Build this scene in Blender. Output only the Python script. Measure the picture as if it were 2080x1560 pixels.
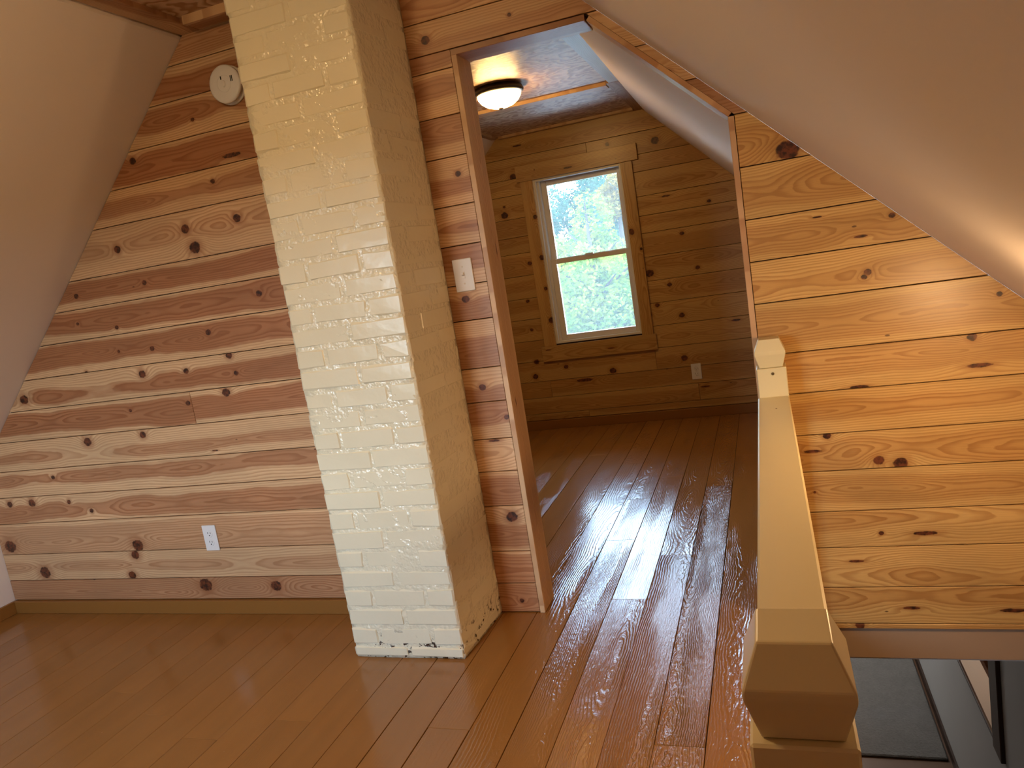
import bpy, bmesh, math, random
from mathutils import Vector, Matrix
random.seed(7)
for o in list(bpy.data.objects): bpy.data.objects.remove(o)
S = bpy.context.scene
COL = S.collection

# ---------------------------------------------------------------- camera
CAM = Vector((0, 0, 1.29)); FPX = 1535.2
YAW, PITCH, ROLL = -.33766624, -.15450332, -.1576462
FWD = Vector((math.sin(YAW)*math.cos(PITCH), math.cos(YAW)*math.cos(PITCH), math.sin(PITCH)))
_r0 = Vector((math.cos(YAW), -math.sin(YAW), 0)); _u0 = _r0.cross(FWD)
RGT = math.cos(ROLL)*_r0 + math.sin(ROLL)*_u0
UPV = -math.sin(ROLL)*_r0 + math.cos(ROLL)*_u0
cd = bpy.data.cameras.new('camera'); cam = bpy.data.objects.new('camera', cd); COL.objects.link(cam)
cd.sensor_fit = 'HORIZONTAL'; cd.sensor_width = 36; cd.lens = FPX/2080*36; cd.clip_start = .02; cd.clip_end = 300
cam.matrix_world = Matrix(((RGT.x, UPV.x, -FWD.x, CAM.x), (RGT.y, UPV.y, -FWD.y, CAM.y), (RGT.z, UPV.z, -FWD.z, CAM.z), (0, 0, 0, 1)))
S.camera = cam
def on_wall(px, py, Y):          # pixel -> point on the wall plane y = Y
    d = (px-1040)*RGT - (py-780)*UPV + FPX*FWD
    return CAM + d*(Y/d.y)

# ---------------------------------------------------------------- sky, sun, exposure
S.view_settings.view_transform = 'Standard'; S.view_settings.look = 'None'
S.view_settings.gamma = 1; S.view_settings.use_curve_mapping = False
S.view_settings.exposure = 1.0
S.cycles.max_bounces = 7; S.cycles.diffuse_bounces = 4; S.cycles.glossy_bounces = 3; S.cycles.transmission_bounces = 3; S.cycles.transparent_max_bounces = 6
S.cycles.caustics_reflective = False; S.cycles.caustics_refractive = False
W = bpy.data.worlds.new('sky'); S.world = W; W.use_nodes = True
wt = W.node_tree; wt.nodes.clear()
wo = wt.nodes.new('ShaderNodeOutputWorld'); wb = wt.nodes.new('ShaderNodeBackground')
wb.inputs['Strength'].default_value = 15.5
wc = wt.nodes.new('ShaderNodeTexCoord'); ws = wt.nodes.new('ShaderNodeSeparateXYZ'); wr = wt.nodes.new('ShaderNodeValToRGB')
wt.links.new(wc.outputs['Generated'], ws.inputs[0]); wt.links.new(ws.outputs[2], wr.inputs[0]); wt.links.new(wr.outputs[0], wb.inputs[0])
wr.color_ramp.elements[0].position = 0; wr.color_ramp.elements[0].color = (.78, .87, 1, 1)      # pale horizon to blue zenith
wr.color_ramp.elements[1].position = .55; wr.color_ramp.elements[1].color = (.36, .60, 1, 1)
wt.links.new(wb.outputs[0], wo.inputs[0])
sd = bpy.data.lights.new('sun', 'SUN'); sd.energy = 4; sd.angle = math.radians(3); sd.color = (1, .93, .80)
sun = bpy.data.objects.new('sun', sd); COL.objects.link(sun); sun.rotation_euler = (math.radians(-12), math.radians(50), 0)
def portal(loc, rot, sx, sy):
    l = bpy.data.lights.new('window_portal', 'AREA'); l.shape = 'RECTANGLE'; l.size = sx; l.size_y = sy
    l.cycles.is_portal = True
    o = bpy.data.objects.new('window_portal', l); o.location = loc; o.rotation_euler = rot; COL.objects.link(o)

# ---------------------------------------------------------------- node helper
class G:
    def __init__(s, name):
        s.m = bpy.data.materials.new(name); s.m.use_nodes = True
        s.t = s.m.node_tree; s.t.nodes.clear()
        s.out = s.t.nodes.new('ShaderNodeOutputMaterial')
    def n(s, t, **k):
        x = s.t.nodes.new(t)
        for a, b in k.items(): setattr(x, a, b)
        return x
    def put(s, sock, v):
        if isinstance(v, bpy.types.NodeSocket): s.t.links.new(v, sock)
        elif v is not None: sock.default_value = v
    def M(s, op, a, b=None, c=None, clamp=False):
        x = s.n('ShaderNodeMath', operation=op, use_clamp=clamp)
        s.put(x.inputs[0], a); s.put(x.inputs[1], b); s.put(x.inputs[2], c)
        return x.outputs[0]
    def add(s, a, b): return s.M('ADD', a, b)
    def sub(s, a, b): return s.M('SUBTRACT', a, b)
    def mul(s, a, b): return s.M('MULTIPLY', a, b)
    def div(s, a, b): return s.M('DIVIDE', a, b)
    def sstep(s, lo, hi, x):
        m = s.n('ShaderNodeMapRange', interpolation_type='SMOOTHSTEP')
        s.put(m.inputs['Value'], x); s.put(m.inputs['From Min'], lo); s.put(m.inputs['From Max'], hi)
        return m.outputs['Result']
    def xyz(s, x, y, z):
        c = s.n('ShaderNodeCombineXYZ')
        for i, v in enumerate((x, y, z)): s.put(c.inputs[i], v)
        return c.outputs[0]
    def sep(s, v):
        c = s.n('ShaderNodeSeparateXYZ'); s.put(c.inputs[0], v); return c.outputs
    def noise(s, v, scale=1, detail=2, rough=.5, dist=0):
        x = s.n('ShaderNodeTexNoise'); s.put(x.inputs['Vector'], v)
        for k, q in (('Scale', scale), ('Detail', detail), ('Roughness', rough), ('Distortion', dist)): s.put(x.inputs[k], q)
        return x.outputs['Fac']
    def attr(s, name):
        x = s.n('ShaderNodeAttribute', attribute_type='OBJECT', attribute_name=name); return x
    def mix(s, f, a, b, blend='MIX'):
        x = s.n('ShaderNodeMix', data_type='RGBA', blend_type=blend)
        s.put(x.inputs[0], f); s.put(x.inputs[6], a); s.put(x.inputs[7], b)
        return x.outputs[2]
    def coord(s, k='Object'): return s.n('ShaderNodeTexCoord').outputs[k]
    def bump(s, h, strength=1, dist=.001):
        b = s.n('ShaderNodeBump'); s.put(b.inputs['Strength'], strength); s.put(b.inputs['Distance'], dist); s.put(b.inputs['Height'], h)
        return b.outputs[0]
    def bsdf(s, color, rough=.5, spec=.5, normal=None, coat=0, coat_rough=.1, **kw):
        p = s.n('ShaderNodeBsdfPrincipled')
        s.put(p.inputs['Base Color'], color); s.put(p.inputs['Roughness'], rough); s.put(p.inputs['Specular IOR Level'], spec)
        s.put(p.inputs['Coat Weight'], coat); s.put(p.inputs['Coat Roughness'], coat_rough)
        if normal is not None:
            s.put(p.inputs['Normal'], normal)
        for k, v in kw.items(): s.put(p.inputs[k.replace('_', ' ')], v)
        s.t.links.new(p.outputs[0], s.out.inputs[0]); return p
def c4(r, g, b): return (r, g, b, 1)

# ---------------------------------------------------------------- wood field shared by pine and painted boards
def wood_field(g, nk):
    P = g.sep(g.coord()); u, v = P[0], P[2]
    seed = g.attr('seed').outputs['Fac']
    pith = g.sep(g.attr('pith').outputs['Vector'])
    s1 = g.mul(seed, 3.17)
    lo = g.sub(g.noise(g.xyz(g.add(g.mul(u, 1.1), s1), g.mul(v, 3.5), seed), 1, 2, .5), .5)
    dn = g.sub(g.noise(g.xyz(g.add(g.mul(u, 1.9), s1), s1, 5.5), 1, 1.5, .5), .5)
    md = g.sub(g.noise(g.xyz(g.add(g.mul(u, 7), s1), g.mul(v, 26), seed), 1, 2.5, .55), .5)
    vv = g.add(g.sub(v, pith[0]), g.mul(lo, .075))
    dd = g.add(pith[1], g.mul(dn, .13))
    R = g.M('SQRT', g.add(g.mul(vv, vv), g.mul(dd, dd)))
    knots = []; K = None
    for i in range(nk):
        k = g.sep(g.attr('k%d' % i).outputs['Vector'])
        kr = g.M('MAXIMUM', g.M('ABSOLUTE', k[2]), .00002)
        el = g.add(1.15, g.mul(g.M('LESS_THAN', k[2], 0), 1.7))       # negative radius: a long spike knot
        du = g.sub(u, k[0]); dv = g.sub(v, k[1])
        a = g.div(du, g.mul(kr, g.mul(el, 2.6))); b = g.div(dv, g.mul(kr, 1.7))
        e = g.M('EXPONENT', g.mul(g.add(g.mul(a, a), g.mul(b, b)), -1))
        t = g.mul(g.mul(e, kr), 1.5)
        K = t if K is None else g.add(K, t)
        a2 = g.div(du, g.mul(kr, el)); b2 = g.div(dv, g.M('MULTIPLY', kr, g.add(1.0, g.mul(g.M('LESS_THAN', k[2], 0), -.45))))
        knots.append(g.M('SQRT', g.add(g.mul(a2, a2), g.mul(b2, b2))))
    if K is not None: R = g.add(R, K)
    return u, v, seed, s1, lo, md, R, pith, knots

def make_pine(name, sap, heart, rough=.42, spec=.4, ringdark=.46):
    g = G(name)
    u, v, seed, s1, lo, md, R, pith, knots = wood_field(g, 5)
    tone = g.sep(g.attr('tone').outputs['Vector'])           # heartwood strength, brightness, rings per metre
    Rr = g.add(R, g.mul(md, .010))
    ring = g.M('FRACT', g.mul(Rr, tone[2]))
    line = g.mul(g.sstep(.25, .86, ring), g.sub(1, g.sstep(.90, 1, ring)))
    fib = g.noise(g.xyz(g.add(g.mul(u, 9), s1), g.mul(v, 330), seed), 1, 2, .6)
    h = g.sub(1, g.sstep(g.sub(pith[2], .010), g.add(pith[2], .006), g.add(R, g.mul(md, .022))))
    h = g.mul(h, tone[0])
    big = g.noise(g.xyz(g.add(g.mul(u, 2.3), s1), g.mul(v, 9), g.add(seed, 31)), 1, 2, .5)
    col = g.mix(h, sap, heart)
    dark = g.mul(line, g.mul(g.add(ringdark, g.mul(h, .05)), g.add(.45, big)))
    col = g.mix(dark, col, g.mix(1, col, c4(.50, .30, .17), 'MULTIPLY'))
    f = g.mul(tone[1], g.add(g.add(.84, g.mul(fib, .26)), g.mul(g.sub(big, .5), .50)))
    col = g.mix(1, col, g.xyz(f, f, f), 'MULTIPLY')
    kn = g.noise(g.xyz(g.mul(u, 60), g.mul(v, 60), seed), 1, 2, .6)
    kcol = g.mix(g.sstep(.35, .65, kn), c4(.035, .013, .007), c4(.15, .042, .016))
    for r in knots:
        rj = g.add(r, g.mul(g.sub(kn, .5), .5))
        halo = g.mul(g.sub(1, g.sstep(.9, 2.3, rj)), .55)
        col = g.mix(halo, col, g.mix(1, heart, c4(.75, .66, .6), 'MULTIPLY'))
        col = g.mix(g.sub(1, g.sstep(.82, 1.08, rj)), col, kcol)
    vo = g.n('ShaderNodeTexVoronoi', feature='F1'); g.put(vo.inputs['Vector'], g.xyz(g.add(g.mul(u, 5.5), s1), g.mul(v, 13), seed)); vo.inputs['Scale'].default_value = 1
    pin = g.mul(g.sub(1, g.sstep(.028, .05, vo.outputs['Distance'])), g.M('GREATER_THAN', g.sep(vo.outputs['Color'])[0], .62))
    col = g.mix(g.mul(pin, .8), col, c4(.07, .025, .012))
    g.bsdf(col, g.add(rough, g.mul(g.sub(fib, .5), .16)), spec, g.bump(fib, .22, .0006))
    return g.m

def make_floor_paint():
    g = G('brown_floor_paint')
    u, v, seed, s1, lo, md, R, pith, knots = wood_field(g, 0)
    tone = g.sep(g.attr('tone').outputs['Vector'])           # relief, brightness, rings per metre
    wob = g.sub(g.noise(g.xyz(g.add(g.mul(u, 28), s1), g.mul(v, 60), seed), 1, 2, .6), .5)
    ring = g.M('FRACT', g.mul(g.add(R, g.mul(wob, .009)), tone[2]))
    ridge = g.mul(g.sstep(.1, .8, ring), g.sub(1, g.sstep(.86, 1, ring)))
    patch = g.sstep(.30, .62, g.noise(g.xyz(g.add(g.mul(u, 1.7), s1), g.mul(v, 7), g.add(seed, 9)), 1, 2, .5))
    fine = g.noise(g.xyz(g.add(g.mul(u, 42), s1), g.mul(v, 250), seed), 1, 3, .65)
    crumb = g.noise(g.xyz(g.mul(u, 160), g.mul(v, 160), seed), 1, 3, .6)
    hgt = g.add(g.mul(g.mul(ridge, patch), tone[0]), g.add(g.mul(fine, g.mul(tone[0], .50)), g.mul(crumb, g.mul(tone[0], .32))))
    wave = g.noise(g.xyz(g.add(g.mul(u, 3), s1), g.mul(v, 14), seed), 1, 2, .5)
    hgt = g.add(hgt, g.mul(wave, .12))
    spk = g.n('ShaderNodeTexVoronoi', feature='F1'); g.put(spk.inputs['Vector'], g.xyz(g.add(g.mul(u, 16), s1), g.mul(v, 24), seed)); spk.inputs['Scale'].default_value = 1
    spot = g.mul(g.sub(1, g.sstep(.03, .055, spk.outputs['Distance'])), g.M('GREATER_THAN', g.sep(spk.outputs['Color'])[0], .8))
    f = g.mul(tone[1], g.add(.88, g.mul(wave, .24)))
    col = g.mix(1, c4(.280, .124, .030), g.xyz(f, f, f), 'MULTIPLY')
    col = g.mix(g.mul(spot, .6), col, c4(.45, .27, .13))
    g.bsdf(col, g.add(.11, g.mul(g.noise(g.xyz(g.mul(u, 5), g.mul(v, 12), seed), 1, 3, .6), .11)), .52, g.bump(hgt, 1, .0011))
    return g.m

def make_simple(name, color, rough=.5, spec=.5, bs=0, bd=.001, scale=40, var=.06, **kw):
    g = G(name); P = g.coord()
    a = g.noise(P, scale, 3, .6); b = g.noise(P, 3.1, 2, .5)
    f = g.add(1 - var, g.mul(b, 2*var))
    col = g.mix(1, c4(*color), g.xyz(f, f, f), 'MULTIPLY')
    g.bsdf(col, rough, spec, g.bump(a, bs, bd) if bs else None, **kw)
    return g.m

def make_brick_paint():
    g = G('cream_masonry_paint'); P = g.coord()
    a = g.noise(P, 19, 2, .5); b = g.noise(P, 70, 2, .5); c = g.noise(P, 5, 2, .5)
    f = g.add(.95, g.mul(c, .10)); col = g.mix(1, c4(.73, .68, .515), g.xyz(f, f, f), 'MULTIPLY')
    g.bsdf(col, .24, .5, g.bump(g.add(a, g.mul(b, .2)), .28, .005))
    return g.m

def make_chip():
    g = G('chipped_mortar'); P = g.coord()
    z = g.sep(P)[2]
    a = g.noise(P, 38, 4, .65)
    m = g.M('MULTIPLY', g.sstep(.56, .60, a), g.sub(1, g.sstep(.05, .13, z)))
    col = g.mix(m, c4(.73, .68, .515), c4(.05, .03, .02))
    b = g.noise(P, 30, 2, .55); c = g.noise(P, 75, 2, .5)
    g.bsdf(col, g.add(.10, g.mul(b, .2)), .6, g.bump(g.add(b, g.mul(c, .5)), .8, .010))
    return g.m

def make_plywood():
    g = G('fir_plywood'); P = g.sep(g.coord()); u, v = P[0], P[1]
    w1 = g.noise(g.xyz(g.mul(u, 2.2), g.mul(v, 3.4), 3.3), 1, 3, .55)
    w2 = g.noise(g.xyz(g.mul(u, 9), g.mul(v, 4), 8.3), 1, 3, .6)
    t = g.add(g.mul(w1, 15), g.mul(w2, 2.2))
    ring = g.M('FRACT', t)
    line = g.mul(g.sstep(.15, .75, ring), g.sub(1, g.sstep(.82, 1, ring)))
    fib = g.noise(g.xyz(g.mul(u, 140), g.mul(v, 7), 0), 1, 2, .6)
    col = g.mix(line, c4(.60, .42, .27), c4(.33, .160, .068))
    f = g.add(.88, g.mul(fib, .24)); col = g.mix(1, col, g.xyz(f, f, f), 'MULTIPLY')
    g.bsdf(col, .42, .4, g.bump(g.mul(line, -1), .3, .0008))
    return g.m

def make_glass():
    g = G('window_glass')
    tr = g.n('ShaderNodeBsdfTransparent'); tr.inputs[0].default_value = (.93, .97, .95, 1)
    gl = g.n('ShaderNodeBsdfGlossy'); gl.inputs['Roughness'].default_value = .02
    fr = g.n('ShaderNodeFresnel'); fr.inputs[0].default_value = 1.45
    mx = g.n('ShaderNodeMixShader'); g.t.links.new(fr.outputs[0], mx.inputs[0]); g.t.links.new(tr.outputs[0], mx.inputs[1]); g.t.links.new(gl.outputs[0], mx.inputs[2])
    tl = g.n('ShaderNodeBsdfTranslucent'); tl.inputs[0].default_value = (.85, .92, .90, 1)
    m2 = g.n('ShaderNodeMixShader'); m2.inputs[0].default_value = .030
    g.t.links.new(mx.outputs[0], m2.inputs[1]); g.t.links.new(tl.outputs[0], m2.inputs[2]); g.t.links.new(m2.outputs[0], g.out.inputs[0]); return g.m

def make_emit(name, color, strength):
    g = G(name); g.bsdf(c4(.9, .88, .82), .3, .5, Emission_Color=c4(*color), Emission_Strength=strength); return g.m

def make_leaf(name, ca, cb):
    g = G(name); oi = g.n('ShaderNodeObjectInfo')
    f = g.noise(g.coord(), 2.2, 3, .6)
    col = g.mix(g.sstep(.35, .65, f), c4(*ca), c4(*cb))
    d = g.n('ShaderNodeBsdfDiffuse'); t = g.n('ShaderNodeBsdfTranslucent'); mx = g.n('ShaderNodeMixShader')
    g.put(d.inputs[0], col); g.put(t.inputs[0], col); mx.inputs[0].default_value = .4
    g.t.links.new(d.outputs[0], mx.inputs[1]); g.t.links.new(t.outputs[0], mx.inputs[2]); g.t.links.new(mx.outputs[0], g.out.inputs[0])
    return g.m

def make_carpet():
    g = G('grey_carpet'); P = g.coord()
    a = g.noise(P, 55, 3, .7); b = g.noise(P, 9, 3, .6)
    f = g.add(.6, g.add(g.mul(a, .5), g.mul(b, .35)))
    g.bsdf(g.mix(1, c4(.20, .195, .185), g.xyz(f, f, f), 'MULTIPLY'), .95, .1, g.bump(a, 1, .012)); return g.m

SAP = c4(.66, .43, .24); HEART = c4(.39, .172, .078)
PINE = make_pine('knotty_pine', SAP, HEART)
PINEV = make_pine('varnished_pine', c4(.60, .375, .135), c4(.42, .205, .058), .34, .5)
PAINT = make_floor_paint()
DRY = make_simple('drywall_paint', (.76, .675, .625), .75, .3, .12, .001, 180, .02)
DRYG = make_simple('grey_wall_paint', (.50, .51, .51), .7, .3, .1, .001, 120, .03)
BRICK = make_brick_paint(); CHIP = make_chip(); PLY = make_plywood(); GLASS = make_glass()
BASEP = make_simple('brown_trim_paint', (.25, .105, .022), .35, .5, .15, .001, 30, .05)
DARK = make_simple('dark_gap', (.045, .022, .012), .9, .1)
TAN = make_simple('tan_rail_paint', (.64, .55, .33), .30, .5, .25, .0012, 22, .04)
WHITE = make_simple('white_plastic', (.74, .73, .73), .3, .5, 0, 0, 10, .01)
VINYL = make_simple('white_window_vinyl', (.72, .68, .62), .35, .5, 0, 0, 10, .02)
BLACK = make_simple('black_slot', (.01, .01, .01), .6, .3)
BRONZE = make_simple('dark_bronze', (.035, .022, .014), .4, .5)
METAL = make_simple('dull_brass_screw', (.20, .14, .06), .4, .5, Metallic=.8)
RAW = make_simple('raw_weathered_wood', (.36, .25, .17), .6, .4, .4, .001, 60, .10)
DBROWN = make_simple('dark_brown_stain', (.045, .022, .013), .4, .5, .2, .001, 30, .1)
CARPET = make_carpet()
BARK = make_simple('tree_bark', (.04, .03, .022), .9, .2, .6, .02, 9, .2)
LAWN = make_simple('lawn', (.035, .055, .02), .95, .1, 0, 0, 3, .3)
LEAFA = make_leaf('yellow_green_leaves', (.065, .115, .022), (.165, .185, .026))
LEAFB = make_leaf('blue_green_leaves', (.020, .060, .042), (.050, .095, .055))
LEAFC = make_leaf('orange_leaves', (.12, .07, .012), (.14, .10, .02))
LEAFD = make_leaf('grey_brush_leaves', (.05, .08, .035), (.11, .115, .08))
LAMPG = make_emit('lit_frosted_glass', (1, .60, .21), 34)
FILLN = make_emit('added_near_glow', (1, .64, .30), 56)
LAMPS = make_emit('lit_stair_glass', (1, .62, .29), 46)

# ---------------------------------------------------------------- object helpers
def link(name, bm, mat, parent=None, smooth=False, matrix=None):
    bmesh.ops.recalc_face_normals(bm, faces=bm.faces[:])
    me = bpy.data.meshes.new(name); bm.to_mesh(me); bm.free()
    if smooth:
        for p in me.polygons: p.use_smooth = True
    me.materials.append(mat)
    o = bpy.data.objects.new(name, me); COL.objects.link(o)
    if matrix is not None: o.matrix_world = matrix
    if parent is not None:
        o.parent = parent; o.matrix_parent_inverse = parent.matrix_world.inverted()
    return o
def empty(name, loc=(0, 0, 0)):
    o = bpy.data.objects.new(name, None); COL.objects.link(o); o.location = loc
    o.matrix_world = Matrix.Translation(loc); o.empty_display_size = .05
    return o
def tag(o, label, cat=None, group=None, kind=None):
    o['label'] = label
    if cat: o['category'] = cat
    if group: o['group'] = group
    if kind: o['kind'] = kind
    return o
def struct(o, label=None, cat=None):
    o['kind'] = 'structure'
    if label: o['label'] = label
    if cat: o['category'] = cat
    return o
def bx(bm, x0, x1, y0, y1, z0, z1, bev=0):
    r = bmesh.ops.create_cube(bm, size=1)
    vs = r['verts']
    for v in vs: v.co = ((x0+x1)/2+v.co.x*(x1-x0), (y0+y1)/2+v.co.y*(y1-y0), (z0+z1)/2+v.co.z*(z1-z0))
    if bev:
        es = list({e for v in vs for e in v.link_edges})
        bmesh.ops.bevel(bm, geom=es, offset=bev, segments=1, profile=.5, affect='EDGES')
    return vs
def box(name, x0, x1, y0, y1, z0, z1, mat, parent=None, bev=0, boxes=()):
    bm = bmesh.new(); bx(bm, x0, x1, y0, y1, z0, z1, bev)
    for b in boxes: bx(bm, *b, bev)
    return link(name, bm, mat, parent)
def lathe(bm, prof, seg=32, mat=Matrix()):
    rings = []
    for r, z in prof:
        if r < 1e-5: rings.append([bm.verts.new(mat @ Vector((0, 0, z)))])
        else: rings.append([bm.verts.new(mat @ Vector((r*math.cos(2*math.pi*i/seg), r*math.sin(2*math.pi*i/seg), z))) for i in range(seg)])
    for a, b in zip(rings, rings[1:]):
        for i in range(seg):
            j = (i+1) % seg
            if len(a) == 1 and len(b) == 1: continue
            if len(a) == 1: bm.faces.new((a[0], b[i], b[j]))
            elif len(b) == 1: bm.faces.new((a[i], a[j], b[0]))
            else: bm.faces.new((a[i], a[j], b[j], b[i]))
def clip(poly, a, b, c):          # keep a*x + b*z <= c
    out = []
    for i in range(len(poly)):
        p, q = poly[i], poly[(i+1) % len(poly)]
        dp, dq = a*p[0]+b*p[1]-c, a*q[0]+b*q[1]-c
        if dp <= 0: out.append(p)
        if (dp < 0 < dq) or (dq < 0 < dp):
            t = dp/(dp-dq); out.append((p[0]+t*(q[0]-p[0]), p[1]+t*(q[1]-p[1])))
    return out
def frame(o, a, c):               # local x = along, local z = across, local -y = face
    a = Vector(a).normalized(); c = Vector(c).normalized(); y = c.cross(a)
    return Matrix(((a.x, y.x, c.x, o[0]), (a.y, y.y, c.y, o[1]), (a.z, y.z, c.z, o[2]), (0, 0, 0, 1)))
def props(o, heart=.9, bright=1, rings=120, pith=None, knots=()):
    o['seed'] = random.uniform(0, 60)
    if pith == 'wide': pith = (random.uniform(-.025, .025), random.uniform(.0, .045), random.uniform(.048, .082))
    o['pith'] = pith or (random.uniform(-.04, .04), random.uniform(.0, .055), random.uniform(.035, .075))
    o['tone'] = (heart, bright*random.uniform(.93, 1.06), rings*random.uniform(.85, 1.2))
    for i in range(5): o['k%d' % i] = tuple(knots[i]) if i < len(knots) else (9.0, 9.0, .00002)
def plank(name, poly, th, mtx, mat, parent, bev=.0013, **kw):
    """poly: convex outline (along, across) round the local origin; one board with eased front edges"""
    cx = sum(p[0] for p in poly)/len(poly); cz = sum(p[1] for p in poly)/len(poly)
    bm = bmesh.new(); n = len(poly)
    def ins(p):
        d = Vector((cx-p[0], cz-p[1])); L = max(d.length, 1e-6)
        return (p[0]+math.copysign(min(bev, abs(d.x)), d.x), p[1]+math.copysign(min(bev, abs(d.y)), d.y))
    f = [bm.verts.new((*((ins(p)[0]),), 0, ins(p)[1])) for p in poly]
    m = [bm.verts.new((p[0], bev, p[1])) for p in poly]
    b = [bm.verts.new((p[0], th, p[1])) for p in poly]
    bm.faces.new(f); bm.faces.new(b[::-1])
    for i in range(n):
        j = (i+1) % n
        bm.faces.new((f[i], m[i], m[j], f[j])); bm.faces.new((m[i], b[i], b[j], m[j]))
    o = link(name, bm, mat, parent, matrix=mtx)
    props(o, **kw); return o
def rect(w, h): return [(-w/2, -h/2), (w/2, -h/2), (w/2, h/2), (-w/2, h/2)]
def board(name, p0, p1, across, w, th, mat, parent, **kw):
    """straight board whose face centre line runs p0 -> p1; 'across' is its width direction"""
    p0, p1 = Vector(p0), Vector(p1); L = (p1-p0).length
    return plank(name, rect(L, w), th, frame((p0+p1)/2, p1-p0, across), mat, parent, **kw)

D, B, REAR = 2.51, 5.5, -.65
XL, XR = -3.614, .90
ZC = 2.335                                   # flat ceiling of the near room
zl = lambda x: 2.318+.975*(x+1.958)          # near room slopes
zr = lambda x: 2.026-.96*(x+.408)
GAP = .0030

# ---------------------------------------------------------------- partition wall with its boards
bm = bmesh.new()
def prism(bm, poly, y0, y1):
    a = [bm.verts.new((p[0], y0, p[1])) for p in poly]; b = [bm.verts.new((p[0], y1, p[1])) for p in poly]
    bm.faces.new(a); bm.faces.new(b[::-1])
    for i in range(len(poly)):
        j = (i+1) % len(poly); bm.faces.new((a[i], b[i], b[j], a[j]))
y0, y1 = D+.013, D+.12
prism(bm, [(XL, 0), (-.912, 0), (-.912, 2.022), (-.912, 2.335), (-1.96, 2.335), (XL, .703)], y0, y1)
prism(bm, [(-.912, 2.022), (-.452, 2.022), (-.735, 2.335), (-.912, 2.335)], y0, y1)
prism(bm, [(-.452, 2.022), (-.040, 1.634), (-.003, 1.637), (-.410, 2.026), (-.735, 2.335)], y0, y1)
prism(bm, [(-.040, -.05), (XR, -.05), (XR, zr(XR)), (-.003, 1.637), (-.040, 1.634)], y0, y1)
wall = struct(link('wall_middle', bm, DARK), 'knotty pine board wall with the doorway between the two attic rooms', 'wall')
PXK = [(269,327,9),(470,315,-10),(391,243,5),(432,368,6),(376,465,11),(396,503,14),(238,507,9),(481,443,10),(293,574,6),(155,602,6),(526,596,8),(237,665,5),(158,658,4),(309,708,6),(241,714,4),(423,675,7),(465,722,8),(289,760,9),(378,754,7),(176,758,5),(117,778,5),(49,812,11),(480,758,6),(459,797,10),(382,819,6),(265,834,4),(290,883,8),(178,898,10),(437,915,-3),(108,970,5),(21,1110,14),(280,1108,13),(275,1127,10),(269,1168,9),(92,1163,13),(418,1188,15),(561,1190,12),(65,1022,9),(20,1025,7),(140,1020,5),(186,1037,5),
 (864,82,11),(1034,30,5),(930,353,7),(946,608,9),(980,787,8),(1029,847,6),(1040,1050,12),(1004,895,-5),(1060,1220,5),
 (1600,305,24),(1358,147,7),(1660,441,-4),(1812,437,7),(1748,480,-6),(1762,553,8),(1755,563,6),(1975,684,10),(1990,742,-10),(1745,786,-7),(1680,885,8),(1785,935,11),(1830,941,14),(1650,917,-7),(1880,1083,-9),(1790,1083,5),(1740,1140,-6),(1852,1235,-7),(2058,1240,-9),(1747,1270,9),(2030,597,6),(1655,1000,3)]
def knots_for(pxs, Y):
    out = []
    for x, y, r in pxs:
        p = on_wall(x, y, Y); q = on_wall(x, y+abs(r)*.85, Y)
        out.append((p.x, p.z, math.copysign((q-p).length, r)))
    return out
KN = knots_for(PXK, D)
def wall_boards(rows, x0, x1, cuts, Y, parent, mat, knots, th=.012, joints={}, **kw):
    for i, (za, zb) in enumerate(rows):
        xs = [x0] + sorted(joints.get(i, [])) + [x1]
        for xa, xb in zip(xs, xs[1:]):
            P = [(xa+GAP/4, za+GAP/2), (xb-GAP/4, za+GAP/2), (xb-GAP/4, zb-GAP/2), (xa+GAP/4, zb-GAP/2)]
            for c in cuts: P = clip(P, *c) if P else P
            if len(P) < 3: continue
            w = max(p[0] for p in P)-min(p[0] for p in P); h = max(p[1] for p in P)-min(p[1] for p in P)
            if w < .01 or h < .006: continue
            cx = (max(p[0] for p in P)+min(p[0] for p in P))/2; cz = (za+zb)/2
            ks = [(k[0]-cx, k[1]-cz, k[2]) for k in knots if za-.004 < k[1] < zb+.004 and min(p[0] for p in P)-.01 < k[0] < max(p[0] for p in P)+.01]
            ks.sort(key=lambda k: -abs(k[2]))
            plank('plank', [(p[0]-cx, p[1]-cz) for p in P], th, frame((cx, Y, cz), (1, 0, 0), (0, 0, 1)), mat, parent, knots=ks[:5], **kw)
zs = [.062,.163,.296,.45,.58,.707,.845,.984,1.12,1.261,1.391,1.51,1.697,1.832,1.961,2.102,2.224,2.335]
LEFTCUT = [(-.975, 1, 2.318+.975*1.958-.003)]
# pith / heartwood of the left boards is strong: red heart bands with pale sapwood edges
HR = [(.75, .09), (.45, .030), (.50, .085), (.85, .050), (.85, .036), (.7, .030), (1, .055), (1, .048), (1, .058), (1, .053), (1, .046), (.35, .05), (.75, .036), (1, .056), (.9, .050), (.95, .050), (.6, .06)]
for r_, h_ in zip(zip(zs, zs[1:]), HR):
    wall_boards([r_], XL+.002, -1.500, LEFTCUT, D, wall, PINE, KN, joints={0: [-2.289]} if abs(r_[0]-.845) < .001 else {}, heart=h_[0], rings=105,
                pith=(random.uniform(-.02, .02), random.uniform(.0, .028), h_[1]))
zs = [.002,.118,.246,.424,.557,.681,.82,.945,1.12,1.247,1.385,1.522,1.685,1.82,1.969,2.026]
wall_boards(list(zip(zs, zs[1:])), -1.072, -.912, [], D, wall, PINE, KN, heart=.8, rings=110)
RCUT = [(.96, 1, 2.026-.96*.408-.002)]
wall_boards([(2.026, 2.131), (2.131, 2.262), (2.262, 2.335)], -1.072, .1, RCUT, D, wall, PINE, KN, heart=.5)
zs = [1.632,1.76,1.892,2.025]
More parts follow.
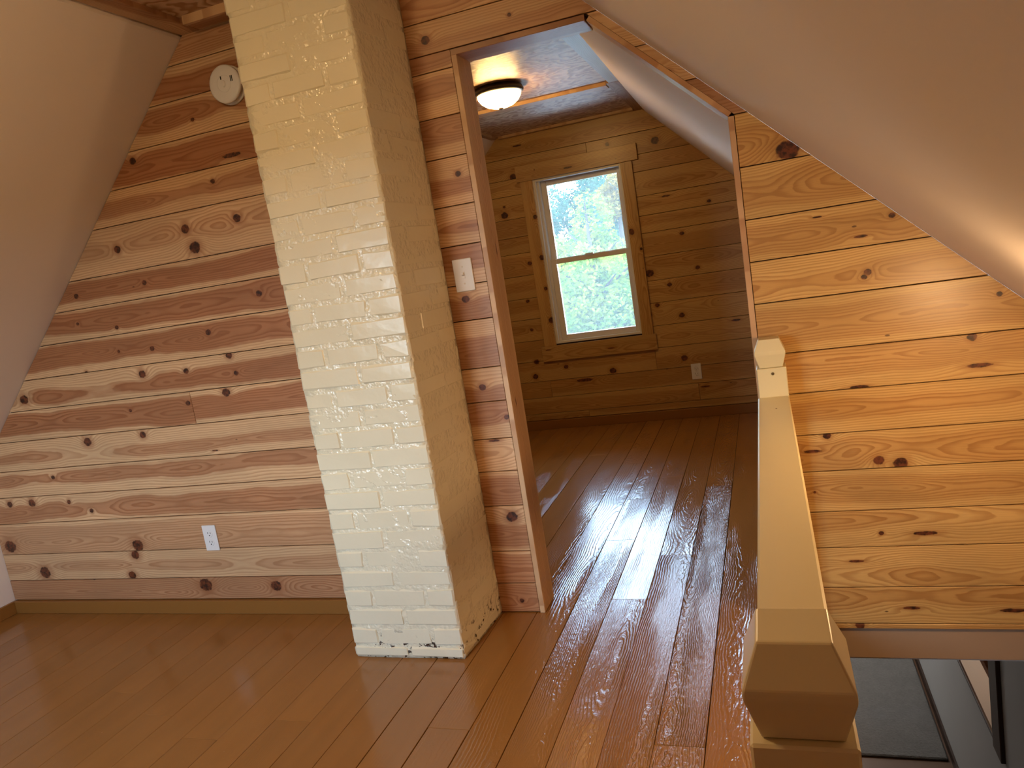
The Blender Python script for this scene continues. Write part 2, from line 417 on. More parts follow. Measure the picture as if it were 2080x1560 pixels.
SL = (-.693, -.722, -1.1535)       # right of the sloping door trim
wall_boards(list(zip(zs, zs[1:])), -.46, .2, RCUT+[SL], D, wall, PINE, KN, heart=.75)
zs = [-.057,-.038,.089,.2275,.351,.488,.611,.7495,.8825,1.048,1.181,1.312,1.4725,1.632]
wall_boards(list(zip(zs, zs[1:])), -.038, XR-.004, RCUT, D, wall, PINEV, KN, heart=.55, rings=135)

# door lining
tr = struct(empty('trim_1', (-.9, D, 0)), 'pale pine lining boards round the doorway to the far room', 'door trim')
board('jamb_board', (-.892, (D+D+.125)/2, 0.001), (-.892, (D+D+.125)/2, 2.004), (0, -1, 0), .131, .0185, PINE, tr, heart=.2, bright=1.0, knots=[(-.2, .02, -.006), (.35, -.03, -.007)])
board('head_board', (-.911, D+.0625, 2.004), (-.452, D+.0625, 2.004), (0, -1, 0), .131, .0185, PINE, tr, heart=.7, bright=.8)
board('slope_board', (-.447, D+.0625, 2.003), (-.056, D+.0625, 1.628), (0, -1, 0), .131, .016, PINE, tr, heart=.3)
board('jamb_board', (-.0565, D+.0625, 1.628), (-.0565, D+.0625, 0.001), (0, -1, 0), .131, .0175, PINE, tr, heart=.3)
# fascia under the right-hand boards, closing the floor edge over the stairs
tf = struct(empty('trim_2', (.5, D, -.11)), 'raw weathered board closing the floor edge over the stairs', 'fascia trim')
o = board('fascia_board', (.052, D+.012, -.112), (XR-.006, D+.012, -.112), (0, 0, 1), .108, .02, RAW, tf)

# ---------------------------------------------------------------- far gable wall, boards, window
WX0, WX1, WZ0, WZ1 = -1.530, -.874, .652, 1.878
def gable(name, y0, y1, wx0, wx1, wz0, wz1, mat, zlo=-2.6):
    bm = bmesh.new()
    for a in ((XL-.1, wx0, zlo, 3.6), (wx1, XR+.1, zlo, 3.6), (wx0, wx1, zlo, wz0), (wx0, wx1, wz1, 3.6)): bx(bm, a[0], a[1], y0, y1, a[2], a[3])
    return link(name, bm, mat)
wb_ = struct(gable('wall_back', B+.013, B+.14, WX0, WX1, WZ0, WZ1, DARK, -.16), 'knotty pine board gable wall holding the far window', 'wall')
BK = [(1330,285,9),(1233,293,5),(1182,325,-4),(1042,360,8),(1050,296,-4),(1025,438,8),(1024,421,3),(1076,535,5),(1385,474,5),(1417,543,5),(1360,578,5),(1320,555,9),(1245,753,7),(1188,772,-7),(1088,765,6),(1150,745,5),(1390,727,7),(1433,785,-4),(1495,650,-4),(1385,640,6),(1335,620,5),(1352,398,-4),(1440,408,4),(1072,612,4),(1080,670,4),(1090,735,6),(1320,640,5)]
BKN = knots_for(BK, B)
zs = [.07,.123,.248,.376,.535,.696,.862,1.022,1.194,1.362,1.484,1.620,1.789,1.906,2.056,2.215]
BCUT = [(1, 1, 1.521), (-1, 1, 1.812+2.157)]
rows = list(zip(zs, zs[1:]))
full = [r for r in rows if r[1] <= WZ0 or r[0] >= WZ1]; 
wall_boards(full, XL+.4, XR-.02, BCUT, B, wb_, PINEV, BKN, joints={0: [-1.35], 1: [-.52], 2: [-1.62], 3: [-.80], 4: [-1.1]}, heart=.6, bright=.9)
for (xa, xb) in ((XL+.4, WX0), (WX1, XR-.02)):
    wall_boards([r for r in rows if not (r[1] <= WZ0 or r[0] >= WZ1)], xa, xb, BCUT, B, wb_, PINEV, BKN, heart=.6, bright=.9)
def window(name, x0, x1, z0, z1, yf, sgn, casing=True, label=''):
    """double-hung window; yf: room side face, sgn: +1 opens towards +y"""
    w = struct(empty(name, ((x0+x1)/2, yf, z0)), label, 'window')
    Y = lambda a, b: (min(yf+sgn*a, yf+sgn*b), max(yf+sgn*a, yf+sgn*b))
    a, b = Y(.004, .13)
    box('window_frame', x0, x0+.022, a, b, z0, z1, VINYL, w, .002, [(x1-.016, x1, a, b, z0, z1), (x0+.022, x1-.016, a, b, z1-.022, z1), (x0+.022, x1-.016, a, b, z0, z0+.018)])
    zm = (z0+z1)/2
    for nm, za, zb, ya, yb in (('lower_sash', z0+.018, zm+.014, .045, .078), ('upper_sash', zm-.022, z1-.022, .080, .112)):
        xa, xb = x0+.040, x1-.018; st = .042
        a, b = Y(ya, yb)
        s_ = box(nm, xa, xa+st, a, b, za, zb, VINYL, w, .002, [(xb-st*.75, xb, a, b, za, zb), (xa+st, xb-st*.75, a, b, za, za+.040), (xa+st, xb-st*.75, a, b, zb-.036, zb)])
        g0, g1 = Y((ya+yb)/2, (ya+yb)/2+.004)
        box('pane', xa+st-.004, xb-st*.75+.004, g0, g1, za+.036, zb-.032, GLASS, s_)
        if nm == 'lower_sash':
            a, b = Y(ya-.012, ya+.004)
            box('sash_lock', (xa+xb)/2-.03, (xa+xb)/2+.03, a, b, zb-.004, zb+.010, VINYL, s_, .002)
    a, b = Y(.03, .12)
    box('side_track', x0+.022, x0+.040, a, b, z0+.018, z1-.022, VINYL, w, .002)
    if casing:
        bo = lambda n, p0, p1, ac, wd, kn=(): board(n, p0, p1, ac, wd, .021, PINEV, w, heart=.35, bright=.92, knots=kn)
        f = yf-.020
        bo('head_casing', (-1.643, f, (1.872+1.986)/2), (-.748, f, (1.872+1.986)/2), (0, 0, 1), .112, [(-.05, -.02, -.012), (-.3, .01, .004)])
        bo('side_casing', (-1.572, f, .644), (-1.572, f, 1.871), (-1, 0, 0), .090, [(.05, -.035, .018), (-.18, -.03, .013), (-.42, -.035, .02), (.35, -.03, .015)])
        bo('side_casing', (-.833, f, .644), (-.833, f, 1.871), (-1, 0, 0), .082, [(.13, .02, .02), (.0, -.03, .01)])
        bo('apron_casing', (-1.645, f, .586), (-.776, f, .586), (0, 0, 1), .116, [(.1, -.01, -.01), (-.38, .03, -.008)])
    return w
window('window_1', WX0, WX1, WZ0, WZ1, B, 1, True, 'white double-hung window with pine casing in the far gable wall')
struct(box('baseboard_back', XL+.4, XR-.02, B-.016, B+.012, 0, .068, BASEP, None, .002), 'brown painted baseboard below the far window wall', 'baseboard')
portal(((WX0+WX1)/2, B+.15, (WZ0+WZ1)/2), (math.radians(-90), 0, 0), .62, 1.18)

# gable wall behind the camera with the window that lights the near room
RX0, RX1, RZ0, RZ1 = -2.65, -1.45, .42, 1.62
struct(gable('wall_rear', REAR-.14, REAR, RX0, RX1, RZ0, RZ1, make_simple('plain_pine_boarding', (.42, .24, .11), .5, .4)), 'pine gable wall behind the near room', 'wall')
w2 = window('window_2', RX0, (RX0+RX1)/2-.02, RZ0, RZ1, REAR, -1, False, 'white double-hung window in the rear gable wall')
w3 = window('window_3', (RX0+RX1)/2+.02, RX1, RZ0, RZ1, REAR, -1, False, 'white double-hung window beside its twin in the rear gable')
struct(box('trim_3', (RX0+RX1)/2-.02, (RX0+RX1)/2+.02, REAR-.13, REAR, RZ0, RZ1, VINYL), 'white mullion between the two rear windows', 'window trim')
portal(((RX0+RX1)/2, REAR-.15, (RZ0+RZ1)/2), (math.radians(90), 0, 0), 1.16, 1.16)

# ---------------------------------------------------------------- slopes, ceilings, knee walls
def slab(name, pts, t, mat, label, cat='ceiling'):
    """pts: four corners seen from the room; thickened by vector t"""
    bm = bmesh.new(); a = [bm.verts.new(p) for p in pts]; b = [bm.verts.new(Vector(p)+Vector(t)) for p in pts]
    bm.faces.new(a); bm.faces.new(b[::-1])
    for i in range(4): bm.faces.new((a[i], b[i], b[(i+1) % 4], a[(i+1) % 4]))
    return struct(link(name, bm, mat), label, cat)
UP = (0, 0, .16)
yA, yB_ = REAR, D+.012
slab('ceiling_left', [(-1.97, yA, zl(-1.97)), (-1.97, yB_, zl(-1.97)), (XL-.02, yB_, zl(XL-.02)), (XL-.02, yA, zl(XL-.02))], UP, DRY, 'sloping white drywall ceiling on the left of the near room')
slab('ceiling_right', [(-.725, yA, zr(-.725)), (-.725, yB_, zr(-.725)), (XR+.02, yB_, zr(XR+.02)), (XR+.02, yA, zr(XR+.02))], UP, DRY, 'sloping white drywall ceiling over the stairs')
slab('ceiling_upper', [(-2.0, yA, ZC), (-2.0, yB_, ZC), (-.70, yB_, ZC), (-.70, yA, ZC)], UP, PLY, 'flat plywood ceiling of the near room')
yA, yB_ = D+.118, B+.013
cr = lambda y: 1.578+(1.521-1.578)*(y-2.63)/(5.5-2.63)
ZB = 2.215
slab('ceiling_far_left', [(-1.76, yA, 1.812+2.157-1.76), (-1.76, yB_, 1.812+2.157-1.76), (XL-.02, yB_, 1.812+2.157+XL-.02), (XL-.02, yA, 1.812+2.157+XL-.02)], UP, DRY, 'sloping white drywall ceiling on the left of the far room')
slab('ceiling_far_right', [(-.66, yA, cr(yA)+.66), (-.66, yB_, cr(yB_)+.66), (XR+.02, yB_, cr(yB_)-XR-.02), (XR+.02, yA, cr(yA)-XR-.02)], UP, DRY, 'sloping white drywall ceiling on the right of the far room')
slab('ceiling_far', [(-1.80, yA, ZB), (-1.80, yB_, ZB), (-.60, yB_, ZB), (-.60, yA, ZB)], UP, PLY, 'flat plywood ceiling of the far room')
struct(box('roof_deck', XL-.3, XR+.3, REAR-.1, B+.1, 2.52, 2.60, DARK), 'roof deck above the attic', 'roof')
struct(box('wall_left', XL-.12, XL, REAR, B, -2.5, .80, DRY), 'low white knee wall on the left', 'wall')
struct(box('wall_right', XR, XR+.12, REAR, D+.12, -2.5, .80, DRY, None, 0, [(XR, XR+.12, D+.12, B+.013, -.1, .9)]), 'white wall beside the stairs', 'wall')
struct(box('baseboard_middle', XL+.017, -1.50, D-.018, D+.011, 0, .061, BASEP, None, .002), 'brown painted baseboard under the left pine boards', 'baseboard')
struct(box('baseboard_left', XL, XL+.016, REAR+.02, D-.001, 0, .061, BASEP, None, .002), 'brown painted baseboard along the left knee wall', 'baseboard')

# ceiling trim boards
t3 = struct(empty('trim_4', (-1.9, D, ZC)), 'pine trim boards edging the near plywood ceiling', 'ceiling trim')
board('trim_board', (-1.915, REAR, ZC-.018), (-1.915, D, ZC-.018), (1, 0, 0), .085, .018, PINE, t3, heart=.8, bright=.9)
board('trim_board', (-1.872, D-.046, ZC-.018), (-.72, D-.046, ZC-.018), (0, -1, 0), .090, .018, PINE, t3, heart=.8, bright=.9)
board('trim_strip', (-1.855, D-.100, ZC-.030), (-.75, D-.100, ZC-.030), (0, -1, 0), .018, .030, PINE, t3, heart=.1, bright=1.05)
t4 = struct(empty('trim_5', (-.7, 4, ZB)), 'trim boards edging and crossing the far plywood ceiling', 'ceiling trim')
wx = make_pine('whitewashed_pine', c4(.50, .47, .43), c4(.40, .36, .31), .4, .45, .22)
board('trim_board', (-.672, D+.13, ZB-.018), (-.672, 4.425, ZB-.018), (1, 0, 0), .078, .018, wx, t4, heart=.3, knots=[(-.25, -.02, .012)])
board('trim_board', (-.685, 4.43, ZB-.018), (-.685, B, ZB-.018), (1, 0, 0), .088, .018, PINE, t4, heart=.5, bright=.8)
board('trim_board', (-1.72, 4.51, ZB-.020), (-.732, 4.51, ZB-.020), (0, -1, 0), .095, .020, PINE, t4, heart=.1, bright=1)
board('trim_board', (-1.72, B-.03, ZB-.018), (-.735, B-.03, ZB-.018), (0, -1, 0), .05, .018, PINE, t4, heart=.4, bright=.9)
board('trim_board', (-1.775, D+.13, ZB-.018), (-1.775, B-.06, ZB-.018), (1, 0, 0), .085, .018, PINE, t4, heart=.5, bright=.8)

# ---------------------------------------------------------------- floor
HX0 = .052                                    # stair opening begins here
bm = bmesh.new()
bx(bm, XL, HX0-.02, REAR, D+.03, -.17, -.0215); bx(bm, XL, XR, D+.03, B, -.17, -.0215); bx(bm, HX0-.02, XR, REAR, -.9, -.17, -.0215)
floor = struct(link('floor', bm, DARK), 'glossy brown painted floorboards running through both rooms', 'floor')
ENDS = {1: [1.783, 3.9], 2: [3.015], 3: [2.615, 4.1], 4: [3.195, 3.748], 5: [4.4], 6: [1.80, 4.9], 10: [1.797], 12: [1.684, 3.4], 14: [1.787], 16: [1.90]}
k = -2
while True:
    xb = -.26+.1333-.1333*k; xa = xb-.1333
    if xb < XL: break
    xa_, xb_ = max(xa, XL), min(xb, XR)
    segs = [REAR, B-.016]
    es = ENDS.get(k, [random.uniform(-.6, .9), random.uniform(2.9, 4.8)])
    lo_ = REAR
    if xb_ > HX0: lo_ = None
    ys = sorted([REAR]+[e for e in es]+[B-.001])
    for ya, yb in zip(ys, ys[1:]):
        rel = {0: 1.0, 1: 3.0, 2: 2.4, 3: 1.5, 4: 1.0, 5: .7, 6: .25}.get(k, .12)
        if ya > 2.55: rel = {0: .4, 1: 1.7, 2: .9, 3: .8, 4: .8, 5: .5, 6: .4, 7: 1.7, 8: .3}.get(k, .5)
        xx0, xx1, yy0 = xa_, xb_, ya
        if k < 0 and ya < D:
            if xa_ > HX0-.01: 
                if yb <= D: continue
                yy0 = D+.01
            else: xx1 = min(xb_, HX0)
        if xx1-xx0 < .01: continue
        gp = random.choice((.0008, .0015, .0022, .003)) if k < 9 else random.choice((.0005, .001, .002))
        o = board('floorboard', ((xx0+xx1)/2, yy0+.0006, 0), ((xx0+xx1)/2, yb-.0006, 0), (-1, 0, 0), xx1-xx0-gp, .021, PAINT, floor, bev=.0010,
                  heart=rel, rings=random.uniform(110, 165), pith=(random.uniform(-.05, .05), random.uniform(0, .05), .05))
    k += 1
    if k > 40: break
# extra boards right of the first joints (towards the far right corner)
for i in range(3, 9):
    xa = -.26+.1333*i
    if xa+.1333 > XR+.02: break
    board('floorboard', (xa+.0667, D+.03, 0), (xa+.0667, B-.001, 0), (-1, 0, 0), .131, .021, PAINT, floor, bev=.001, heart=.3)

# ---------------------------------------------------------------- painted brick chimney
CX0, CX1, CY0, CY1 = -1.510, -1.086, 2.172, D-.0005
ch = tag(empty('brick_chimney', ((CX0+CX1)/2, CY0, 0)), 'cream painted brick chimney rising through the room beside the doorway', 'chimney')
def skew(co): 
    if co.x > -1.25: co.x += .022*(co.y-CY0)/.338
bm = bmesh.new(); bx(bm, CX0+.004, CX1-.0008, CY0+.0022, CY1, .001, ZC)
bmesh.ops.bisect_plane(bm, geom=bm.verts[:]+bm.edges[:]+bm.faces[:], plane_co=(0, 0, 1), plane_no=(0, 0, 1))
bmesh.ops.subdivide_edges(bm, edges=[e for e in bm.edges if abs((e.verts[0].co-e.verts[1].co).z) > .5], cuts=60, use_grid_fill=True)
bmesh.ops.subdivide_edges(bm, edges=[e for e in bm.edges if abs((e.verts[0].co-e.verts[1].co).z) < .001], cuts=14, use_grid_fill=True)
for v in bm.verts:
    n = random.uniform(-1, 1)
    if v.co.y < CY0+.01: v.co.y += .0026*n
    if v.co.x > CX1-.01: v.co.x += .0009*n
    if v.co.x < CX0+.01: v.co.x += .002*n
    skew(v.co)
link('mortar', bm, CHIP, ch, smooth=True)
def brick(x0, x1, y0, y1, z0, z1):
    bm = bmesh.new(); bx(bm, x0, x1, y0, y1, z0, z1, random.uniform(.005, .009))
    dx, dy = random.uniform(-.0015, .0015), random.uniform(-.0025, .0015)
    rz = random.uniform(-.006, .006)
    for v in bm.verts:
        v.co.x += dx + random.uniform(-.0028, .0028); v.co.y += dy + random.uniform(-.0008, .0008) + rz*(v.co.x-(x0+x1)/2); v.co.z += random.uniform(-.0034, .0034)
        if v.co.x > CX1-.012: v.co.x = min(v.co.x, CX1+.0012)
        v.co.z = max(v.co.z, .0012); v.co.z = min(v.co.z, ZC-.001); v.co.y = min(v.co.y, D-.0008)
        skew(v.co)
    link('brick', bm, BRICK, ch, smooth=False)
zj = [.002]+[.047+.0715*i for i in range(0, 32)]+[ZC-.001]
J = .0075
for i, (za, zb) in enumerate(zip(zj, zj[1:])):
    if zb-za < .02: continue
    z0, z1 = za+J/2, zb-J/2
    m = (CX0+CX1)/2+random.uniform(-.015, .015)
    if i % 2 == 0:
        brick(CX0, m-J/2, CY0, CY0+.10, z0, z1); brick(m+J/2, CX1, CY0, CY0+.10, z0, z1)
        for xs in ((CX1-.10, CX1), (CX0, CX0+.10)):
            brick(*xs, CY0+.10+J, CY0+.30, z0, z1); brick(*xs, CY0+.30+J, D-.0008, z0, z1)
    else:
        q = random.uniform(-.012, .012)
        brick(CX0, CX0+.105+q, CY0, CY0+.20, z0, z1); brick(CX0+.105+q+J, CX1-.107+q-J, CY0, CY0+.10, z0, z1); brick(CX1-.107+q, CX1, CY0, CY0+.20, z0, z1)
        for xs in ((CX1-.10, CX1), (CX0, CX0+.10)): brick(*xs, CY0+.20+J, D-.0008, z0, z1)

# ---------------------------------------------------------------- stair railing
rl = tag(empty('stair_railing', (-.008, 1.5, 0)), 'tan painted stair railing with faceted newel posts', 'railing')
box('handrail', -.055, .037, .700, 2.425, .715, .765, TAN, rl, .004)
def newel(yc, first, rot=0):
    xc = -.007
    p = box('newel_post', xc-.044, xc+.044, yc-.044, yc+.044, .0005, .855, TAN, rl, .0025)
    bm = bmesh.new(); prof = [(.031, .8548), (.043, .900), (.0435, .907), (.030, .9435)]
    prof = [(.034, .8552), (.0455, .897), (.0455, .906), (.0305, .944)]
    rings = [[bm.verts.new((xc+sx*w, yc+sy*w, z)) for sx, sy in ((-1, -1), (1, -1), (1, 1), (-1, 1))] for w, z in prof]
    for a, b in zip(rings, rings[1:]):
        for i in range(4): bm.faces.new((a[i], a[(i+1) % 4], b[(i+1) % 4], b[i]))
    bm.faces.new(rings[0][::-1]); bm.faces.new(rings[-1])
    bmesh.ops.bevel(bm, geom=bm.edges[:], offset=.002, segments=2, profile=.5, affect='EDGES')
    link('post_cap', bm, TAN, p)
    return p
newel(.652, True)
fp = newel(2.466, False)
bm = bmesh.new(); lathe(bm, [(0, 0), (.0035, 0), (.0045, .0012)], 14, Matrix.Translation((-.004, 2.4212, .838)) @ Matrix.Rotation(math.radians(90), 4, 'X')); link('screw', bm, METAL, fp)
bm = bmesh.new(); lathe(bm, [(0, .0008), (.0022, .0006), (.003, -.001)], 12, Matrix.Translation((-.004, 2.26, .765))); link('screw', bm, METAL, rl)

# ---------------------------------------------------------------- electrical fittings
def rot_frame(x, y, z): return Matrix.Translation((x, y, z))
def outlet(x, z, Y, label, h=.114, w=.070):
    t = tag(empty('wall_outlet', (x, Y, z)), label, 'outlet')
    bm = bmesh.new(); bx(bm, x-w/2, x+w/2, Y-.006, Y-.0004, z-h/2, z+h/2, .0018); pl = link('cover_plate', bm, WHITE, t)
    for s in (-1, 1):
        zc = z+s*.0195
        bm = bmesh.new(); lathe(bm, [(0, .0018), (.0150, .0018), (.0165, .0)], 24, Matrix.Translation((x, Y-.0058, zc)) @ Matrix.Rotation(math.radians(90), 4, 'X')); rc = link('receptacle', bm, WHITE, t)
        for dx, hh in ((-.0065, .0085), (.0065, .007)):
            box('slot', x+dx-.0011, x+dx+.0011, Y-.0082, Y-.0072, zc+.0035-hh/2, zc+.0035+hh/2, BLACK, rc)
        bm = bmesh.new(); lathe(bm, [(0, .0008), (.0026, .0008), (.0026, -.001)], 12, Matrix.Translation((x, Y-.0075, zc-.0075)) @ Matrix.Rotation(math.radians(90), 4, 'X')); link('ground_hole', bm, BLACK, rc)
    bm = bmesh.new(); lathe(bm, [(0, .001), (.002, .001), (.003, 0)], 12, Matrix.Translation((x, Y-.006, z)) @ Matrix.Rotation(math.radians(90), 4, 'X')); link('screw', bm, WHITE, t)
outlet(-2.346, .345, D, 'white duplex outlet low on the pine boards left of the chimney')
outlet(-.524, .335, B, 'white duplex outlet on the pine wall right of the far window')
x, z, Y = -.994, 1.281, D
t = tag(empty('light_switch', (x, Y, z)), 'white toggle light switch between the chimney and the doorway', 'light switch')
bm = bmesh.new(); bx(bm, x-.036, x+.036, Y-.007, Y-.0004, z-.057, z+.057, .0022); link('cover_plate', bm, WHITE, t)
box('switch_surround', x-.0055, x+.0055, Y-.0085, Y-.0062, z-.0125, z+.0125, WHITE, t, .0006)
bm = bmesh.new(); vs = bx(bm, x-.0035, x+.0035, Y-.020, Y-.006, z-.004, z+.004, .0008)
for v in bm.verts:
    if v.co.y < Y-.012: v.co.z += .006
link('toggle', bm, WHITE, t)
for s in (-1, 1):
    bm = bmesh.new(); lathe(bm, [(0, .001), (.0022, .001), (.0032, 0)], 12, Matrix.Translation((x, Y-.007, z+s*.030)) @ Matrix.Rotation(math.radians(90), 4, 'X')); link('screw', bm, VINYL, t)

# smoke detector
px_ = on_wall(462, 172, D-.02); x, z = px_.x, px_.z
t = tag(empty('smoke_detector', (x, D, z)), 'round white smoke detector on the boards left of the chimney top', 'smoke detector')
RX = Matrix.Translation((x, D, z)) @ Matrix.Rotation(math.radians(90), 4, 'X')
bm = bmesh.new(); lathe(bm, [(0, .0005), (.068, .0005), (.070, .003), (.069, .011), (.060, .014), (0, .014)], 48, RX); link('base', bm, WHITE, t, True)
bm = bmesh.new(); lathe(bm, [(0, .014), (.058, .014), (.062, .018), (.068, .030), (.067, .035), (.062, .0385), (.040, .040), (0, .041)], 48, RX); bd = link('body', bm, WHITE, t, True)
bm = bmesh.new(); lathe(bm, [(.0285, .0400), (.0290, .0414), (.0300, .0414), (.0305, .0400)], 40, RX); link('raised_ring', bm, WHITE, bd, True)
bm = bmesh.new(); lathe(bm, [(0, .0445), (.008, .0445), (.0098, .043), (.010, .0405)], 24, RX @ Matrix.Diagonal((.75, 1.25, 1, 1))); link('test_button', bm, WHITE, t, True)
box('indicator_slot', x-.010, x-.0065, D-.0425, D-.0405, z+.016, z+.027, BLACK, bd)
for q in (0, .006): box('vent_slot', x+.031+q, x+.034+q, D-.0412, D-.0385, z+.002, z+.022, BLACK, bd)

# ---------------------------------------------------------------- dome lamps
def dome(M, mat, label, r=.134):
    t = tag(empty('ceiling_lamp', M.translation), label, 'ceiling lamp')
    bm = bmesh.new(); lathe(bm, [(0, .0), (r*.86, .0), (r*.95, .006), (r, .022), (r*.985, .030), (r*.90, .038), (r*.86, .036), (0, .030)], 56, M); link('pan', bm, BRONZE, t, True)
    bm = bmesh.new(); lathe(bm, [(r*.875, .034), (r*.85, .050), (r*.74, .072), (r*.55, .091), (r*.30, .102), (0, .106)], 48, M); link('glass_shade', bm, mat, t, True)
    bm = bmesh.new(); lathe(bm, [(.012, .103), (.013, .108), (.009, .113), (0, .116)], 20, M); link('finial', bm, BRONZE, t, True)
DN = Matrix.Rotation(math.pi, 4, 'X')
dome(Matrix.Translation((-1.222, 4.00, ZB-.0005)) @ DN, LAMPG, 'lit frosted glass dome lamp on the far plywood ceiling')
dome(Matrix.Translation((-1.33, .85, ZC-.0005)) @ DN, FILLN, 'added unseen dome lamp on the near plywood ceiling in front of the chimney')  # out-of-view lamp, added for more warm light in the near room
nrm = Vector((-.96, 0, -1)).normalized(); xs_ = .665
RM = nrm.to_track_quat('Z', 'Y').to_matrix().to_4x4()
dome(Matrix.Translation(Vector((xs_, 1.75, zr(xs_)))+nrm*.0005) @ RM, LAMPS, 'lit frosted glass dome lamp on the sloping ceiling over the stairs', .105)

# ---------------------------------------------------------------- downstairs seen through the stair opening
LZ = -2.4; LW = .872
struct(box('floor_lower', -4, 3.2, REAR, 9, LZ-.1, LZ, make_simple('dark_wood_floor', (.16, .085, .045), .4, .5, .2, .001, 25, .15)), 'dark wood floor downstairs', 'floor')
LC = -.18
struct(box('ceiling_lower', -4, 3.2, B+.15, 9, LC, LC+.1, DRY, None, 0, [(XR+.12, 3.2, REAR, B+.15, LC, LC+.1), (HX0, XR, D+.032, B, LC, LC+.008)]), 'ceiling of the room downstairs', 'ceiling')
bm = bmesh.new()                         # lower right wall with a pass-through opening
for a in ((2.0, 3.93, LZ, -.2), (3.93, 5.6, LZ, -1.41), (3.93, 5.6, -.45, -.2), (5.6, 9, LZ, -.2)): bx(bm, LW, LW+.10, a[0], a[1], a[2], a[3])
struct(link('wall_lower', bm, DRYG), 'grey painted wall downstairs with a pass-through opening', 'wall')
struct(box('wall_lower_far', -4, 3.2, 8.4, 8.5, LZ, LC, DRYG, None, 0, [(3.1, 3.2, REAR, 8.4, LZ, LC), (-.9, -.8, 2.0, 8.4, LZ, LC-.01), (LW+.1, 3.1, 2.6, 2.7, LZ, LC)]), 'grey walls enclosing the lower rooms', 'wall')
struct(box('baseboard_lower', LW-.014, LW, 2.0, 8.4, LZ, LZ+.075, DBROWN), 'dark brown baseboard along the lower grey wall', 'baseboard')
t5 = struct(empty('trim_6', (LW, 3.86, -1.4)), 'dark brown trim of the pass-through opening downstairs', 'opening trim')
box('side_trim', LW-.02, LW+.12, 3.79, 3.93, -1.45, -.25, DBROWN, t5, .003)
box('sill_trim', LW-.012, LW+.12, 3.93, 5.6, -1.432, -1.412, DBROWN, t5, .003)
struct(box('wall_side_room', 1.75, 1.85, 2.7, 8.4, LZ, LC, make_simple('honey_wood', (.60, .33, .15), .4, .4, .2, .002, 8, .2)), 'warm honey wood wall beyond the pass-through opening', 'wall')
rug = tag(box('carpet_rug', -.6, LW-.03, 5.10, 7.6, LZ+.0005, LZ+.022, CARPET, None, .008), 'dark grey carpet rug on the lower floor below the stairs', 'rug')
st = tag(empty('staircase', (.45, 1.5, LZ)), 'wooden stairs going down beside the railing', 'stairs')
NS = 12
for i in range(NS):
    zt = LZ+(i+1)*(-LZ)/(NS+1); yc = 4.15-i*.27
    box('tread', HX0+.02, LW-.01, yc-.15, yc+.14, zt-.03, zt, DBROWN, st, .004)
    box('riser', HX0+.03, LW-.01, yc+.10, yc+.115, zt-(-LZ)/(NS+1)+.0005, zt-.0305, RAW, st)
def fill_light(loc, e, col, r=.08):
    l = bpy.data.lights.new('lower_fill', 'POINT'); l.energy = e; l.color = col; l.shadow_soft_size = r
    o = bpy.data.objects.new('lower_fill', l); o.location = loc; COL.objects.link(o)
fill_light((.0, 6.6, -.6), 16, (1, .97, .93)); fill_light((1.3, 4.8, -.5), 5, (1, .66, .40))  # unseen point lights without fixtures, added to brighten the rooms downstairs

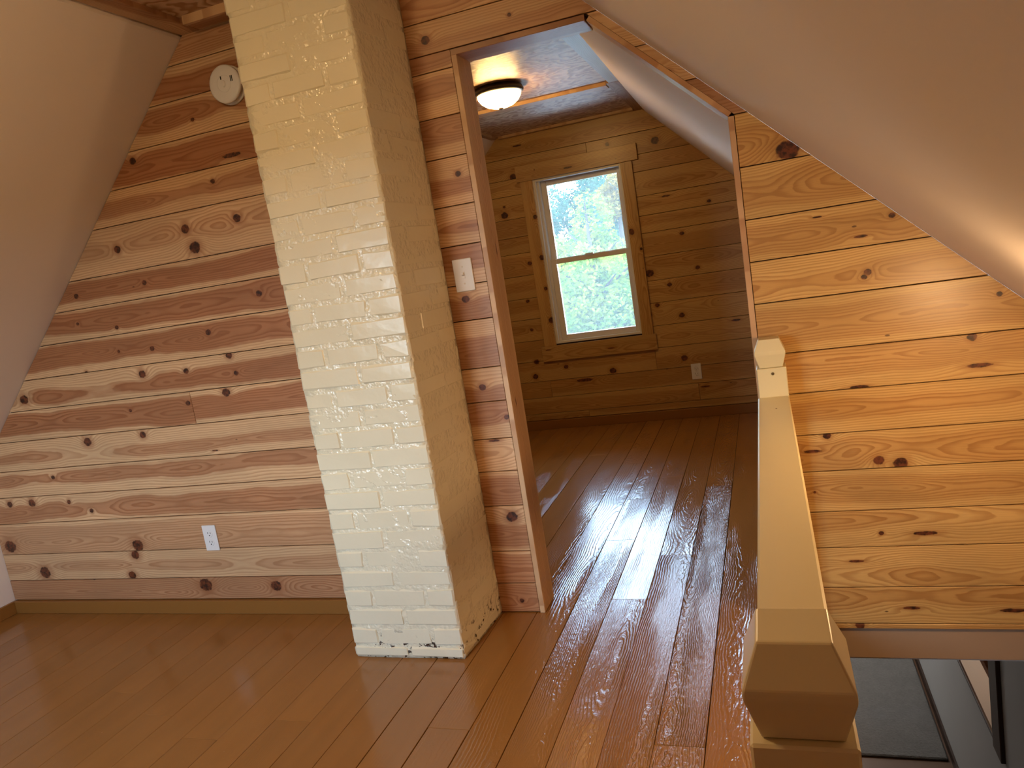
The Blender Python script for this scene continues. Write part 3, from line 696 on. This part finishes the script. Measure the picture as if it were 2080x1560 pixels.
# ---------------------------------------------------------------- outdoors
GZ = -2.9
struct(box('ground', -80, 80, B+.2, 120, GZ-.2, GZ, LAWN, None, 0, [(-80, 80, -60, REAR-.2, GZ-.2, GZ)]), 'grass outside the house', 'ground')
def tree(x, y, h, rx, rz, n, leaf, mat, label, cz=None, trunk=True):
    t = tag(empty('leafy_tree', (x, y, GZ)), label, 'tree', None)
    bm = bmesh.new(); prof = [(.16, 0), (.12, h*.3), (.08, h*.6), (.02, h*.92)]
    lathe(bm, prof, 10, Matrix.Translation((x, y, GZ)))
    for i in range(9):
        a = random.uniform(0, 6.28); z0 = GZ+h*random.uniform(.25, .7); L = rx*random.uniform(.5, .9)
        d = Vector((math.cos(a), math.sin(a), random.uniform(.4, .9))).normalized()
        lathe(bm, [(.05, 0), (.012, L)], 6, Matrix.Translation((x, y, z0)) @ d.to_track_quat('Z', 'Y').to_matrix().to_4x4())
    link('trunk', bm, BARK, t, True)
    vs, fs = [], []
    cz = cz or h*.6
    lumps = []
    while len(lumps) < 26:
        q = Vector((random.uniform(-1, 1), random.uniform(-1, 1), random.uniform(-1, 1)))
        if q.length < 1: lumps.append((q.x*.62, q.y*.62, q.z*.62, random.uniform(.22, .38)))
    for i in range(int(n*1.6)):
        l = random.choice(lumps); v = Vector((random.gauss(0, 1), random.gauss(0, 1), random.gauss(0, 1))).normalized()*random.uniform(.55, 1)*l[3]
        p = Vector((x+rx*(l[0]+v.x), y+rx*(l[1]+v.y), max(GZ+.15, GZ+cz+rz*(l[2]+v.z))))
        s = leaf*.72*random.uniform(.6, 1.3)
        a = Vector((random.gauss(0, 1), random.gauss(0, 1), random.gauss(0, .6))).normalized(); b = a.cross(Vector((random.gauss(0, 1), random.gauss(0, 1), random.gauss(0, 1)))).normalized()
        k = len(vs); vs += [p-a*s, p-b*s*.5, p+a*s, p+b*s*.5]; fs.append((k, k+1, k+2, k+3))
    me = bpy.data.meshes.new('foliage'); me.from_pydata(vs, [], fs); me.materials.append(mat)
    o = bpy.data.objects.new('foliage', me); COL.objects.link(o); o.parent = t; o.matrix_parent_inverse = t.matrix_world.inverted(); o['kind'] = 'stuff'
tree(-3.45, 16.2, 5.2, 1.5, 2.2, 13000, .085, LEAFA, 'yellow green bushy tree close outside the far window', 2.7)
tree(-.4, 16.2, 4.9, 1.3, 2.2, 6000, .09, LEAFA, 'yellow green tree to the right of the bushy tree', 2.5)
tree(-6.5, 16.2, 4.6, 1.4, 2.1, 6000, .09, LEAFA, 'yellow green tree to the left of the bushy tree', 2.3)
tree(-4.2, 19.8, 6.0, 1.75, 2.3, 13000, .095, LEAFA, 'taller yellow green tree standing behind the bushy tree', 3.7)
tree(-3.85, 22.8, 7.0, .85, .9, 4000, .085, LEAFC, 'slim tree with orange autumn leaves', 5.6)
tree(-3.3, 27, 9.0, 2.5, 3.2, 15000, .12, LEAFB, 'tall blue green tree behind the orange-leaved tree', 5.8)
tree(-8.6, 27, 8.6, 2.6, 3.2, 15000, .12, LEAFB, 'blue green tree to the left of the gap of sky', 5.4)
tree(-6.1, 32, 8.4, 2.5, 3.2, 15000, .12, LEAFB, 'blue green tree closing the gap below the sky', 5.1)
tree(-2.75, 12.4, 2.6, 1.25, 1.25, 9000, .05, LEAFD, 'grey green brush growing in front of the bushy tree', 1.45)
